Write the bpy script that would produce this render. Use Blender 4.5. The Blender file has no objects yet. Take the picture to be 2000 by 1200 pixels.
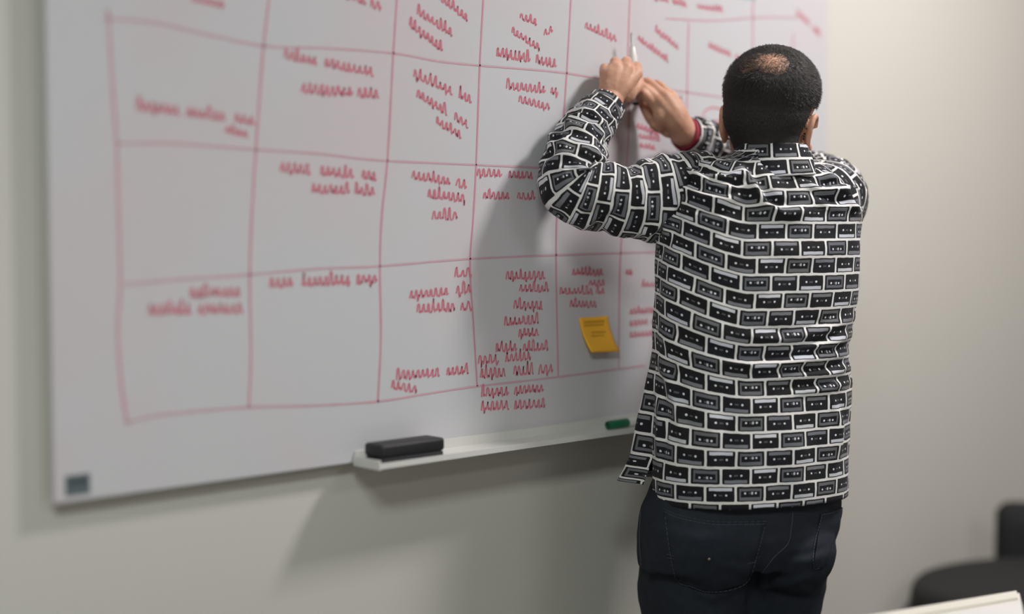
import bpy, bmesh, math, random
import numpy as np
from mathutils import Vector, Matrix, noise
from mathutils.bvhtree import BVHTree

random.seed(7)
rng = np.random.default_rng(7)
sc = bpy.context.scene
COL = sc.collection

# ------------------------------------------------------------------ camera, world, lights, exposure
FPX = 2915.0
PITCH = math.atan(170.0 / FPX)
CAM = Vector((0.0, -2.11, 1.41))
FWH = Vector((0.685, 0.728, 0.0)).normalized()          # horizontal heading of the camera
RIGHT = Vector((FWH.y, -FWH.x, 0.0))
FWD = FWH * math.cos(PITCH) + Vector((0, 0, -math.sin(PITCH)))
UP = RIGHT.cross(FWD)

cd = bpy.data.cameras.new('camera')
cd.sensor_width = 36.0
cd.lens = FPX / 2000.0 * 36.0
cd.clip_start = 0.05
cd.dof.use_dof = True
cd.dof.focus_distance = 2.87
cd.dof.aperture_fstop = 0.68
cam = bpy.data.objects.new('camera', cd)
cam.location = CAM
cam.rotation_euler = FWD.to_track_quat('-Z', 'Y').to_euler()
COL.objects.link(cam)
sc.camera = cam

w = bpy.data.worlds.new('world')
sc.world = w
w.use_nodes = True
w.node_tree.nodes['Background'].inputs[0].default_value = (0.8, 0.9, 1.0, 1)
w.node_tree.nodes['Background'].inputs[1].default_value = 0.3

def area(name, loc, size, power, color=(1, 1, 1), rot=(0, 0, 0)):
    l = bpy.data.lights.new(name, 'AREA')
    l.shape = 'RECTANGLE'
    l.size, l.size_y = size
    l.energy = power
    l.color = color
    o = bpy.data.objects.new(name, l)
    o.location = loc
    o.rotation_euler = rot
    COL.objects.link(o)
    return o

area('ceiling_lamp_or_fill', (3.08, -1.20, 3.06), (0.4, 0.4), 49, (1.0, 0.945, 0.925))
area('ceiling_lamp_or_fill', (-0.40, -2.30, 3.06), (1.2, 0.6), 56, (0.94, 1.0, 0.97))  # added fill from the left, brightens the board and wall beside the man
area('ceiling_lamp_or_fill', (2.60, -4.20, 3.06), (1.2, 0.6), 20, (0.98, 0.98, 1.0))  # added fill from the rear of the room, lifts the camera-facing sides

sc.view_settings.view_transform = 'Standard'
sc.view_settings.look = 'None'
sc.view_settings.gamma = 1.0
sc.view_settings.use_curve_mapping = False
sc.view_settings.exposure = 0.36

# ------------------------------------------------------------------ helpers
def at(px, py, depth):
    """point seen at a photo position, at a given distance ahead of the camera"""
    d = FWD + RIGHT * ((px - 1000) / FPX) + UP * (-(py - 600) / FPX)
    return CAM + d * (depth / d.dot(FWH))

def on_board(px, py, y=0.0):
    d = FWD + RIGHT * ((px - 1000) / FPX) + UP * (-(py - 600) / FPX)
    return CAM + d * ((y - CAM.y) / d.y)

def to_px(p):
    v = np.asarray(p, float) - np.array(CAM)
    z = v @ np.array(FWD)
    return 1000 + FPX * (v @ np.array(RIGHT)) / z, 600 - FPX * (v @ np.array(UP)) / z

def link(name, me, mats, parent=None, smooth=True, loc=None):
    o = bpy.data.objects.new(name, me)
    for m in (mats if isinstance(mats, (list, tuple)) else [mats]):
        me.materials.append(m)
    if smooth:
        me.polygons.foreach_set('use_smooth', [True] * len(me.polygons))
    if loc is not None:
        me.transform(Matrix.Translation(-Vector(loc)))
    COL.objects.link(o)
    if parent is not None:
        o.parent = parent
    elif loc is not None:
        o.location = loc
    return o

def tag(o, label=None, cat=None, group=None, kind=None):
    if label: o['label'] = label
    if cat: o['category'] = cat
    if group: o['group'] = group
    if kind: o['kind'] = kind
    return o

def empty(name, loc, rz=0.0):
    o = bpy.data.objects.new(name, None)
    o.location = loc
    o.rotation_euler = (0, 0, rz)
    COL.objects.link(o)
    return o

def mesh(name, V, F, uv=None):
    me = bpy.data.meshes.new(name)
    me.from_pydata([tuple(v) for v in V], [], [tuple(f) for f in F])
    if uv is not None:
        l = me.uv_layers.new(name='UVMap')
        idx = np.empty(len(me.loops), dtype=np.int32)
        me.loops.foreach_get('vertex_index', idx)
        l.data.foreach_set('uv', np.asarray(uv, dtype=np.float32)[idx].ravel())
    me.update()
    return me

def bm_mesh(name, bm):
    me = bpy.data.meshes.new(name)
    bmesh.ops.recalc_face_normals(bm, faces=bm.faces)
    bm.to_mesh(me)
    bm.free()
    return me

def box(bm, lo, hi, bevel=0.0, seg=2, mat=None):
    lo, hi = Vector(lo), Vector(hi)
    r = bmesh.ops.create_cube(bm, size=1.0)
    vs = r['verts']
    for v in vs:
        v.co = Vector([(lo[i] + hi[i]) / 2 + v.co[i] * (hi[i] - lo[i]) for i in range(3)])
    if bevel > 0:
        es = list({e for v in vs for e in v.link_edges})
        rb = bmesh.ops.bevel(bm, geom=vs + es, offset=bevel, segments=seg, affect='EDGES', profile=0.5)
        vs = rb['verts']
    if mat is not None:
        allv = {v for f in bm.faces for v in f.verts}
        bmesh.ops.transform(bm, matrix=mat, verts=list(set(vs)))
    return vs

def box_me(name, lo, hi, bevel=0.0, seg=2):
    bm = bmesh.new()
    box(bm, lo, hi, bevel, seg)
    return bm_mesh(name, bm)

def catmull(P, n):
    P = np.asarray(P, float)
    Q = np.vstack([2 * P[0] - P[1], P, 2 * P[-1] - P[-2]])
    out = []
    m = len(P) - 1
    for t in np.linspace(0, m - 1e-9, n):
        i = int(t); f = t - i
        a, b, c, d = Q[i], Q[i + 1], Q[i + 2], Q[i + 3]
        out.append(0.5 * (2 * b + (c - a) * f + (2 * a - 5 * b + 4 * c - d) * f * f + (3 * b - a - 3 * c + d) * f ** 3))
    return np.array(out)

def frames(path):
    T = np.gradient(path, axis=0)
    T /= np.linalg.norm(T, axis=1)[:, None]
    up = np.array([0, 0, 1.0])
    if abs(T[0] @ up) > 0.9: up = np.array([1.0, 0, 0])
    n = up - T[0] * (up @ T[0]); n /= np.linalg.norm(n)
    N = [n]
    for i in range(1, len(path)):
        n = N[-1] - T[i] * (N[-1] @ T[i]); n /= np.linalg.norm(n)
        N.append(n)
    N = np.array(N)
    return T, N, np.cross(T, N)

def grid_faces(nr, nc, off=0):
    F = []
    for i in range(nr - 1):
        for j in range(nc - 1):
            a = off + i * nc + j
            F.append((a, a + 1, a + nc + 1, a + nc))
    return F

class Soup:
    """closed lumps that a voxel remesh melts into one surface"""
    def __init__(s): s.V = []; s.F = []
    def add(s, V, F):
        o = len(s.V); s.V += [tuple(v) for v in V]; s.F += [tuple(i + o for i in f) for f in F]
    def ell(s, c, r, rot=None, nu=28, nv=18, n=2.0):
        V = []; F = []
        R = rot.to_3x3() if rot is not None else Matrix.Identity(3)
        for i in range(nv + 1):
            th = math.pi * i / nv
            for j in range(nu):
                ph = 2 * math.pi * j / nu
                x, y, z = math.sin(th) * math.cos(ph), math.sin(th) * math.sin(ph), math.cos(th)
                k = (abs(x) ** n + abs(y) ** n + abs(z) ** n) ** (-1 / n)      # n > 2: fuller, squarer lump
                p = Vector((r[0] * x * k, r[1] * y * k, r[2] * z * k))
                V.append(Vector(c) + R @ p)
        for i in range(nv):
            for j in range(nu):
                k = (j + 1) % nu
                F.append((i * nu + j, (i + 1) * nu + j, (i + 1) * nu + k, i * nu + k))
        s.add(V, F)
    def tube(s, P, R, n=24, steps=None, flat=1.0):
        """tapered tube through points with round ends"""
        P = [np.array(p, float) for p in P]
        steps = steps or max(8, 6 * len(P))
        path = catmull(P, steps)
        rr = np.interp(np.linspace(0, len(P) - 1, steps), np.arange(len(P)), R)
        T, N, B = frames(path)
        pts = []; rad = []; Ts = []; Ns = []; Bs = []
        for a in (80, 60, 35, 15):
            pts.append(path[0] - T[0] * rr[0] * math.sin(math.radians(a))); rad.append(rr[0] * math.cos(math.radians(a))); Ns.append(N[0]); Bs.append(B[0])
        for i in range(steps):
            pts.append(path[i]); rad.append(rr[i]); Ns.append(N[i]); Bs.append(B[i])
        for a in (15, 35, 60, 80):
            pts.append(path[-1] + T[-1] * rr[-1] * math.sin(math.radians(a))); rad.append(rr[-1] * math.cos(math.radians(a))); Ns.append(N[-1]); Bs.append(B[-1])
        V = []; F = []
        for p, r, nn, bb in zip(pts, rad, Ns, Bs):
            for j in range(n):
                t = 2 * math.pi * j / n
                V.append(p + nn * r * math.cos(t) + bb * r * math.sin(t) * flat)
        m = len(pts)
        for i in range(m - 1):
            for j in range(n):
                k = (j + 1) % n
                F.append((i * n + j, i * n + k, (i + 1) * n + k, (i + 1) * n + j))
        F.append(tuple(range(n))[::-1]); F.append(tuple((m - 1) * n + j for j in range(n)))
        s.add(V, F)
    def rings(s, rings):
        V = []; F = []
        n = len(rings[0]); m = len(rings)
        for r in rings: V += list(r)
        for i in range(m - 1):
            for j in range(n):
                k = (j + 1) % n
                F.append((i * n + j, i * n + k, (i + 1) * n + k, (i + 1) * n + j))
        F.append(tuple(range(n))[::-1]); F.append(tuple((m - 1) * n + j for j in range(n)))
        s.add(V, F)
    def melt(s, name, voxel, smooth=6, factor=0.5):
        me = bpy.data.meshes.new(name); me.from_pydata(s.V, [], s.F); me.update()
        bm = bmesh.new(); bm.from_mesh(me); bmesh.ops.recalc_face_normals(bm, faces=bm.faces); bm.to_mesh(me); bm.free()
        o = bpy.data.objects.new('melt', me); COL.objects.link(o)
        m = o.modifiers.new('r', 'REMESH'); m.mode = 'VOXEL'; m.voxel_size = voxel
        if smooth:
            k = o.modifiers.new('s', 'SMOOTH'); k.iterations = smooth; k.factor = factor
        dg = bpy.context.evaluated_depsgraph_get(); dg.update()
        out = bpy.data.meshes.new_from_object(o.evaluated_get(dg)); out.name = name
        bpy.data.objects.remove(o); bpy.data.meshes.remove(me)
        return out

def coords(me):
    a = np.empty(len(me.vertices) * 3, np.float32); me.vertices.foreach_get('co', a); return a.reshape(-1, 3).astype(float)
def set_coords(me, a):
    me.vertices.foreach_set('co', np.asarray(a, np.float32).ravel()); me.update()
def normals(me):
    a = np.empty(len(me.vertices) * 3, np.float32); me.vertex_normals.foreach_get('vector', a); return a.reshape(-1, 3).astype(float)

# ------------------------------------------------------------------ materials
def srgb(r, g, b):
    f = lambda c: (c / 255 / 12.92) if c / 255 <= 0.04045 else ((c / 255 + 0.055) / 1.055) ** 2.4
    return (f(r), f(g), f(b), 1)

class N:
    """tiny expression layer over math nodes"""
    def __init__(s, t, sock): s.t = t; s.s = sock
    def _op(s, op, *a, clamp=False):
        n = s.t.nodes.new('ShaderNodeMath'); n.operation = op; n.use_clamp = clamp
        for i, x in enumerate((s,) + a):
            if isinstance(x, N): s.t.links.new(x.s, n.inputs[i])
            else: n.inputs[i].default_value = x
        return N(s.t, n.outputs[0])
    def __add__(s, o): return s._op('ADD', o)
    def __sub__(s, o): return s._op('SUBTRACT', o)
    def __mul__(s, o): return s._op('MULTIPLY', o)
    def __truediv__(s, o): return s._op('DIVIDE', o)
    def floor(s): return s._op('FLOOR')
    def fract(s): return s._op('FRACT')
    def abs(s): return s._op('ABSOLUTE')
    def fmod(s, o): return s._op('FLOORED_MODULO', o)
    def lt(s, o): return s._op('LESS_THAN', o)
    def gt(s, o): return s._op('GREATER_THAN', o)
    def max(s, o): return s._op('MAXIMUM', o)
    def min(s, o): return s._op('MINIMUM', o)
    def sqrt(s): return s._op('SQRT')
    def edge(s, a, b):   # smooth 1 below a, 0 above b
        n = s.t.nodes.new('ShaderNodeMapRange'); n.interpolation_type = 'SMOOTHSTEP'
        s.t.links.new(s.s, n.inputs[0]); n.inputs[1].default_value = a; n.inputs[2].default_value = b
        n.inputs[3].default_value = 1; n.inputs[4].default_value = 0
        return N(s.t, n.outputs[0])

def mix(t, fac, a, b):
    n = t.nodes.new('ShaderNodeMix'); n.data_type = 'RGBA'
    for sock, x in ((n.inputs[0], fac), (n.inputs[6], a), (n.inputs[7], b)):
        if isinstance(x, N): t.links.new(x.s, sock)
        elif hasattr(x, 'is_output'): t.links.new(x, sock)
        else: sock.default_value = x
    return n.outputs[2]

def mat(name, col, rough=0.6, metal=0.0, spec=0.5, noise_amt=0.0, noise_scale=20.0, bump=0.0, bump_scale=200.0, sss=0.0):
    m = bpy.data.materials.new(name); m.use_nodes = True
    t = m.node_tree; b = t.nodes['Principled BSDF']
    b.inputs['Base Color'].default_value = col
    b.inputs['Roughness'].default_value = rough
    b.inputs['Metallic'].default_value = metal
    b.inputs['Specular IOR Level'].default_value = spec
    tc = t.nodes.new('ShaderNodeTexCoord')
    if noise_amt > 0:
        n = t.nodes.new('ShaderNodeTexNoise'); n.inputs['Scale'].default_value = noise_scale; n.inputs['Detail'].default_value = 5
        t.links.new(tc.outputs['Object'], n.inputs['Vector'])
        dark = tuple(c * (1 - noise_amt) for c in col[:3]) + (1,)
        lite = tuple(min(1, c * (1 + noise_amt)) for c in col[:3]) + (1,)
        t.links.new(mix(t, N(t, n.outputs[0]), dark, lite), b.inputs['Base Color'])
    if bump > 0:
        n = t.nodes.new('ShaderNodeTexNoise'); n.inputs['Scale'].default_value = bump_scale; n.inputs['Detail'].default_value = 3
        t.links.new(tc.outputs['Object'], n.inputs['Vector'])
        bp = t.nodes.new('ShaderNodeBump'); bp.inputs['Strength'].default_value = bump; bp.inputs['Distance'].default_value = 0.002
        t.links.new(n.outputs[0], bp.inputs['Height']); t.links.new(bp.outputs[0], b.inputs['Normal'])
    if sss > 0:
        b.inputs['Subsurface Weight'].default_value = sss
        b.inputs['Subsurface Radius'].default_value = (0.012, 0.005, 0.003)
        b.inputs['Subsurface Scale'].default_value = 1.0
    return m

BRICK_W, BRICK_H = 0.0575, 0.0328

def cassette_cloth():
    m = bpy.data.materials.new('cassette_print_cloth'); m.use_nodes = True
    t = m.node_tree; b = t.nodes['Principled BSDF']
    uv = t.nodes.new('ShaderNodeUVMap'); uv.uv_map = 'UVMap'
    sp = t.nodes.new('ShaderNodeSeparateXYZ'); t.links.new(uv.outputs[0], sp.inputs[0])
    # hand-cut wobble of the print
    nz = t.nodes.new('ShaderNodeTexNoise'); nz.inputs['Scale'].default_value = 60; nz.inputs['Detail'].default_value = 1
    t.links.new(uv.outputs[0], nz.inputs['Vector'])
    wob = (N(t, nz.outputs[0]) - 0.5) * 0.03
    U = N(t, sp.outputs[0]) * (1 / BRICK_W) + wob
    V = N(t, sp.outputs[1]) * (1 / BRICK_H) + wob * 2.0
    row = V.floor(); par = row.fmod(2.0)
    X = U + par * 1.5
    col = X.floor()
    kind = col.fmod(6.0)
    a = (X.fract() - 0.5) / 0.922
    v = (V.fract() - 0.5) / 0.858
    # rounded tile: distance to rounded rectangle in millimetre-like units
    ax, ay = a.abs() * BRICK_W * 0.922, v.abs() * BRICK_H * 0.858
    hx, hy, r = BRICK_W * 0.922 / 2, BRICK_H * 0.858 / 2, 0.0022
    dx = (ax - (hx - r)).max(0.0); dy = (ay - (hy - r)).max(0.0)
    tile = ((dx * dx + dy * dy).sqrt() - r).edge(-0.0003, 0.0003)
    cr = t.nodes.new('ShaderNodeValToRGB'); cr.color_ramp.interpolation = 'CONSTANT'
    # R stripe centre (0..1 over the tile), G stripe brightness, B framed window
    spec = [(0.80, 0.20, 0), (0.17, 0.60, 0), (0.80, 0.13, 1), (0.17, 0.21, 0), (0.83, 0.70, 0), (0.18, 0.15, 1)]
    el = cr.color_ramp.elements
    while len(el) < 6: el.new(0.5)
    for i, s in enumerate(spec):
        el[i].position = i / 6.0; el[i].color = (s[0], s[1], s[2], 1)
    t.links.new(((kind + 0.5) / 6.0).s, cr.inputs[0])
    sc_ = t.nodes.new('ShaderNodeSeparateColor'); t.links.new(cr.outputs[0], sc_.inputs[0])
    SC, SB, FR = (N(t, sc_.outputs[i]) for i in range(3))
    ins = a.abs().edge(0.405, 0.42)
    stripe = (v + 0.5 - SC).abs().edge(0.095, 0.115) * ins
    box_o = a.abs().edge(0.41, 0.42) * v.abs().edge(0.36, 0.38)
    box_i = a.abs().edge(0.35, 0.36) * v.abs().edge(0.19, 0.21)
    frame = (box_o - box_i).max(0.0) * FR
    # reels and the little window between them
    dotv = (SC - 0.5) * -0.20
    def dot(u0, r0):
        du = (a - u0) * BRICK_W; dv = (v - dotv) * BRICK_H
        return (du * du + dv * dv).sqrt().edge(r0 - 0.0004, r0 + 0.0003)
    off = FR * 0.06
    dots = dot(-0.20, 0.0023).max(dot(0.20, 0.0023))
    win = (a - 0.06).abs().edge(0.03, 0.04) * (v - dotv).abs().edge(0.075, 0.09) * FR
    mid = (a.abs().edge(0.06, 0.075) * (v - dotv).abs().edge(0.04, 0.06)) * 0.09
    # worn specks at the shell rim
    n2 = t.nodes.new('ShaderNodeTexNoise'); n2.inputs['Scale'].default_value = 700; n2.inputs['Detail'].default_value = 2
    t.links.new(uv.outputs[0], n2.inputs['Vector'])
    speck = (N(t, n2.outputs[0]).gt(0.66)) * (v.abs().gt(0.42)) * 0.12
    n3 = t.nodes.new('ShaderNodeTexWhiteNoise'); n3.noise_dimensions = '2D'
    cv = t.nodes.new('ShaderNodeCombineXYZ'); t.links.new(col.s, cv.inputs[0]); t.links.new(row.s, cv.inputs[1])
    t.links.new(cv.outputs[0], n3.inputs['Vector'])
    tint = N(t, n3.outputs['Value'])
    lum = stripe * SB
    lum = lum.max(frame * 0.14).max(dots * 0.8).max(win * 0.6).max(mid).max(speck)
    ink = mix(t, tint, (0.0075, 0.0078, 0.0095, 1), (0.0085, 0.009, 0.013, 1))
    pale = mix(t, tint, (0.93, 0.95, 1.0, 1), (0.84, 0.88, 1.0, 1))
    tilecol = mix(t, lum, ink, pale)
    final = mix(t, tile, (0.74, 0.73, 0.72, 1), tilecol)
    t.links.new(final, b.inputs['Base Color'])
    b.inputs['Roughness'].default_value = 0.8
    b.inputs['Specular IOR Level'].default_value = 0.25
    b.inputs['Sheen Weight'].default_value = 0.06
    wv = t.nodes.new('ShaderNodeTexNoise'); wv.inputs['Scale'].default_value = 45; wv.inputs['Detail'].default_value = 4
    t.links.new(uv.outputs[0], wv.inputs['Vector'])
    bp = t.nodes.new('ShaderNodeBump'); bp.inputs['Strength'].default_value = 0.25; bp.inputs['Distance'].default_value = 0.003
    t.links.new(wv.outputs[0], bp.inputs['Height']); t.links.new(bp.outputs[0], b.inputs['Normal'])
    return m

def wall_mat(name, col):
    return mat(name, col, 0.85, spec=0.2, noise_amt=0.012, noise_scale=3.0, bump=0.05, bump_scale=350)

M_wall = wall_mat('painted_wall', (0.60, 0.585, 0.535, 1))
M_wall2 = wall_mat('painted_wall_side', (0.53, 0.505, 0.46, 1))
M_ceil = mat('ceiling_tile', (0.78, 0.77, 0.75, 1), 0.9)
M_floor = mat('grey_carpet', (0.10, 0.10, 0.105, 1), 0.95, noise_amt=0.3, noise_scale=300, bump=0.3, bump_scale=600)

def board_mat():
    m = mat('whiteboard_enamel', (0.60, 0.575, 0.595, 1), 0.32, spec=0.4)
    t = m.node_tree; b = t.nodes['Principled BSDF']
    tc = t.nodes.new('ShaderNodeTexCoord')
    n = t.nodes.new('ShaderNodeTexNoise'); n.inputs['Scale'].default_value = 2.2; n.inputs['Detail'].default_value = 3
    t.links.new(tc.outputs['Object'], n.inputs['Vector'])
    ramp = N(t, n.outputs[0]).edge(0.62, 0.40)          # faint pink residue of wiped marker
    t.links.new(mix(t, ramp, (0.565, 0.57, 0.595, 1), (0.59, 0.545, 0.575, 1)), b.inputs['Base Color'])
    return m
M_board = board_mat()
M_boardedge = mat('board_edge', (0.42, 0.42, 0.43, 1), 0.5)
M_red = mat('red_marker_ink', srgb(206, 114, 131), 0.6)
M_redgrid = mat('red_grid_ink', srgb(203, 138, 154), 0.6)
M_redfaint = mat('faint_red_grid_ink', srgb(200, 160, 172), 0.6)
M_teal = mat('teal_marker_ink', srgb(80, 185, 180), 0.6)
M_tray = mat('white_tray', (0.66, 0.655, 0.63, 1), 0.35)
M_black = mat('black_plastic', (0.012, 0.012, 0.014, 1), 0.55)
M_felt = mat('eraser_felt', (0.03, 0.03, 0.035, 1), 0.95)
M_white = mat('white_plastic', (0.72, 0.71, 0.68, 1), 0.35)
M_green = mat('green_plastic', srgb(22, 105, 72), 0.4)
M_label = mat('maker_label_grey', srgb(92, 102, 106), 0.5, noise_amt=0.1, noise_scale=90)
M_labeldark = mat('label_lettering', srgb(66, 76, 80), 0.5)
M_note = mat('yellow_paper', srgb(252, 186, 54), 0.75, noise_amt=0.02)
M_noteink = mat('note_ink', srgb(206, 146, 40), 0.7)
M_cloth = cassette_cloth()
M_denim = mat('dark_denim', (0.0125, 0.0165, 0.025, 1), 0.75, spec=0.3, noise_amt=0.35, noise_scale=55, bump=0.25, bump_scale=900)
M_stitch = mat('denim_stitch', (0.040, 0.046, 0.058, 1), 0.8)
M_rivet = mat('rivet_metal', (0.25, 0.2, 0.16, 1), 0.4, metal=0.9)
M_redcloth = mat('dark_red_cuff', srgb(150, 40, 62), 0.85, bump=0.2, bump_scale=700)
M_hair = mat('dark_hair', (0.0205, 0.0185, 0.0172, 1), 0.7, spec=0.3, noise_amt=0.5, noise_scale=160, bump=0.8, bump_scale=420)
M_strand = mat('hair_strand', (0.021, 0.0185, 0.0168, 1), 0.6, spec=0.4)
M_shoe = mat('black_leather', (0.012, 0.011, 0.011, 1), 0.4)
M_eye = mat('eye_white', (0.75, 0.73, 0.7, 1), 0.15)
M_iris = mat('iris_brown', (0.05, 0.025, 0.012, 1), 0.15)
M_lip = mat('lip', (0.32, 0.12, 0.1, 1), 0.5)
M_chair = mat('black_upholstery', (0.0115, 0.0115, 0.0125, 1), 0.85, noise_amt=0.2, noise_scale=180, bump=0.3, bump_scale=500)
M_table = mat('white_laminate', (0.68, 0.67, 0.65, 1), 0.4, noise_amt=0.02)
M_band = mat('cream_edge_band', (0.70, 0.68, 0.60, 1), 0.35)
M_steel = mat('grey_steel', (0.35, 0.35, 0.36, 1), 0.35, metal=0.8)

def skin_mat():
    m = mat('skin', (0.44, 0.245, 0.165, 1), 0.52, spec=0.35, sss=0.25)
    t = m.node_tree; b = t.nodes['Principled BSDF']
    tc = t.nodes.new('ShaderNodeTexCoord')
    n = t.nodes.new('ShaderNodeTexNoise'); n.inputs['Scale'].default_value = 38; n.inputs['Detail'].default_value = 5
    t.links.new(tc.outputs['Object'], n.inputs['Vector'])
    t.links.new(mix(t, N(t, n.outputs[0]).edge(0.68, 0.36), (0.60, 0.345, 0.24, 1), (0.51, 0.27, 0.183, 1)), b.inputs['Base Color'])
    n2 = t.nodes.new('ShaderNodeTexNoise'); n2.inputs['Scale'].default_value = 130; n2.inputs['Detail'].default_value = 4
    t.links.new(tc.outputs['Object'], n2.inputs['Vector'])
    bp = t.nodes.new('ShaderNodeBump'); bp.inputs['Strength'].default_value = 0.35; bp.inputs['Distance'].default_value = 0.002
    t.links.new(n2.outputs[0], bp.inputs['Height']); t.links.new(bp.outputs[0], b.inputs['Normal'])
    return m
M_skin = skin_mat()

# ------------------------------------------------------------------ room
X0, X1, Y0, Y1, H = -2.2, 5.8, -5.2, 0.028, 3.1
def structure(name, lo, hi, m):
    return tag(link(name, box_me(name, lo, hi), m, smooth=False), kind='structure')
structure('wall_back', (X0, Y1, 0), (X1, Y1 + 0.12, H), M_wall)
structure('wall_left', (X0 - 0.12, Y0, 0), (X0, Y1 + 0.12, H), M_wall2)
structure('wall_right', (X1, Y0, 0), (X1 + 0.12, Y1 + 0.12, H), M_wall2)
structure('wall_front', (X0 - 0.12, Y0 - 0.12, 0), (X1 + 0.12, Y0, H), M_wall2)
structure('floor', (X0 - 0.12, Y0 - 0.12, -0.1), (X1 + 0.12, Y1 + 0.12, 0), M_floor)
structure('ceiling', (X0 - 0.12, Y0 - 0.12, H), (X1 + 0.12, Y1 + 0.12, H + 0.1), M_ceil)
structure('baseboard_back', (X0, Y1 - 0.012, 0), (X1, Y1, 0.09), M_white)

# ------------------------------------------------------------------ whiteboard
bl = on_board(107, 986); br = on_board(1616, 100)
BX0, BX1, BZ0 = bl.x, br.x, bl.z
BZ1 = BZ0 + 1.22
board = empty('whiteboard', (0.5 * (BX0 + BX1), Y1, BZ0))
tag(board, 'large frameless whiteboard on the wall covered in a red handwritten grid', 'whiteboard')
BO = Vector(board.location)
def bpart(name, me, m, parent=board, smooth=False):
    o = link(name, me, m, None, smooth, None)
    me.transform(Matrix.Translation(-BO)); o.parent = parent
    return o
bm = bmesh.new()
box(bm, (BX0, 0.0, BZ0), (BX1, 0.012, BZ1), 0.002, 2)
bpart('panel', bm_mesh('panel', bm), M_board)
for x in (BX0 + 0.25, BX1 - 0.25):
    for z in (BZ0 + 0.12, BZ1 - 0.12):
        bm = bmesh.new()
        m_ = Matrix.Translation((x, (0.0125 + Y1) / 2, z)) @ Matrix.Rotation(math.pi / 2, 4, 'X')
        bmesh.ops.create_cone(bm, cap_ends=True, segments=20, radius1=0.02, radius2=0.02, depth=Y1 - 0.0125, matrix=m_)
        bpart('wall_mount', bm_mesh('wall_mount', bm), M_boardedge)
# maker's label in the lower left corner
l0, l1 = on_board(127, 933), on_board(176, 964)
lab = bpart('maker_label', box_me('maker_label', (l0.x, -0.0009, l1.z), (l1.x, 0.0002, l0.z + 0.002), 0.0003, 1), M_label)
lab['label'] = 'small grey printed plate in the lower left corner'
bm = bmesh.new()
for k in range(6):
    xx = l0.x + 0.004 + k * (l1.x - l0.x - 0.008) / 6
    box(bm, (xx, -0.0013, l1.z + 0.55 * (l0.z - l1.z)), (xx + (l1.x - l0.x) / 9, -0.0008, l1.z + 0.85 * (l0.z - l1.z)))
o = link('lettering', bm_mesh('lettering', bm), M_labeldark, None, False); o.data.transform(Matrix.Translation(-BO)); o.parent = lab

def ribbon(polys, width, y=-0.0007):
    """marker strokes: flat strips on the board, from polylines of (X, Z)"""
    V = []; F = []
    for pl in polys:
        P = np.array(pl, float)
        if len(P) < 2: continue
        T = np.gradient(P, axis=0); L = np.linalg.norm(T, axis=1); L[L == 0] = 1
        T /= L[:, None]; Nn = np.stack([-T[:, 1], T[:, 0]], 1)
        o = len(V)
        for i in range(len(P)):
            ww = width * (0.85 + 0.3 * random.random()) / 2
            for s in (-1, 1):
                q = P[i] + Nn[i] * ww * s
                V.append((q[0], y, q[1]))
        for i in range(len(P) - 1):
            a = o + 2 * i
            F.append((a, a + 1, a + 3, a + 2))
    return mesh('strokes', V, F)

def bxz(px, py):
    p = on_board(px, py); return np.array([p.x, p.z])

def scrawl(x0, y0, x1, y1, h):
    """illegible joined-up handwriting between two photo positions"""
    A, B = bxz(x0, y0), bxz(x1, y1)
    L = np.linalg.norm(B - A)
    hh = 0.8 * h / FPX * 2.9
    d = (B - A) / max(L, 1e-6); n = np.array([0.0, 1.0])
    out = []; s = 0.0
    while s < L - 0.012 or not out:
        wl = min(L - s, random.uniform(0.05, 0.11))
        nlet = max(2, int(wl / 0.011)); pts = []
        for k in range(nlet):
            st = wl / nlet
            kind = random.random()
            up = 0.75 if kind < 0.7 else (1.1 if kind < 0.85 else 0.75)
            dn = -0.28 if kind > 0.92 else 0.0
            base = s + k * st
            for f, v in ((0.0, 0.05), (0.25, up), (0.45, up * 0.85), (0.55, dn), (0.8, 0.12 + 0.25 * random.random())):
                jx, jy = random.uniform(-.1, .1), random.uniform(-.1, .1)
                pts.append(A + d * (base + st * (f + jx)) + n * hh * (v - 0.3 + jy))
        out.append(catmull(pts, len(pts) * 2))
        s += wl + random.uniform(0.008, 0.02)
    return out

grid_lines = [
    [(209, 20), (212, 38), (222, 200), (228, 280), (232, 420), (235, 560), (230, 640), (236, 740), (248, 826)],
    [(527, -60), (525, 0), (514, 100), (500, 290), (492, 420), (488, 540), (490, 700), (486, 796)],
    [(778, -60), (775, 0), (768, 110), (757, 310), (746, 420), (742, 520), (744, 660), (738, 786)],
    [(948, -60), (944, 0), (937, 130), (930, 320), (924, 430), (918, 520), (925, 640), (932, 755)],
    [(1118, -60), (1115, 0), (1107, 140), (1100, 240), (1092, 330), (1086, 500), (1090, 735)],
    [(1232, -60), (1230, 0), (1226, 130), (1228, 250), (1212, 500), (1208, 720)],
    [(1345, 44), (1343, 120), (1342, 180), (1340, 262), (1334, 360)],
    [(1472, -10), (1470, 40), (1471, 130), (1470, 240)],
    [(1549, 66), (1548, 124), (1546, 220)],
    [(203, 36), (300, 44), (400, 66), (520, 90), (640, 94), (770, 104), (860, 120), (940, 128), (1100, 142), (1240, 166), (1342, 180), (1420, 191), (1540, 206)],
    [(229, 280), (340, 280), (500, 292), (620, 300), (740, 313), (930, 322), (1095, 330), (1300, 345)],
    [(240, 556), (350, 546), (480, 537), (620, 525), (740, 520), (930, 505), (1180, 495), (1300, 492)],
    [(246, 826), (320, 810), (480, 796), (620, 792), (740, 784), (830, 770), (930, 755), (1080, 738), (1260, 714)],
    [(1300, 36), (1390, 40), (1480, 34), (1560, 34)],
]
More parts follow.
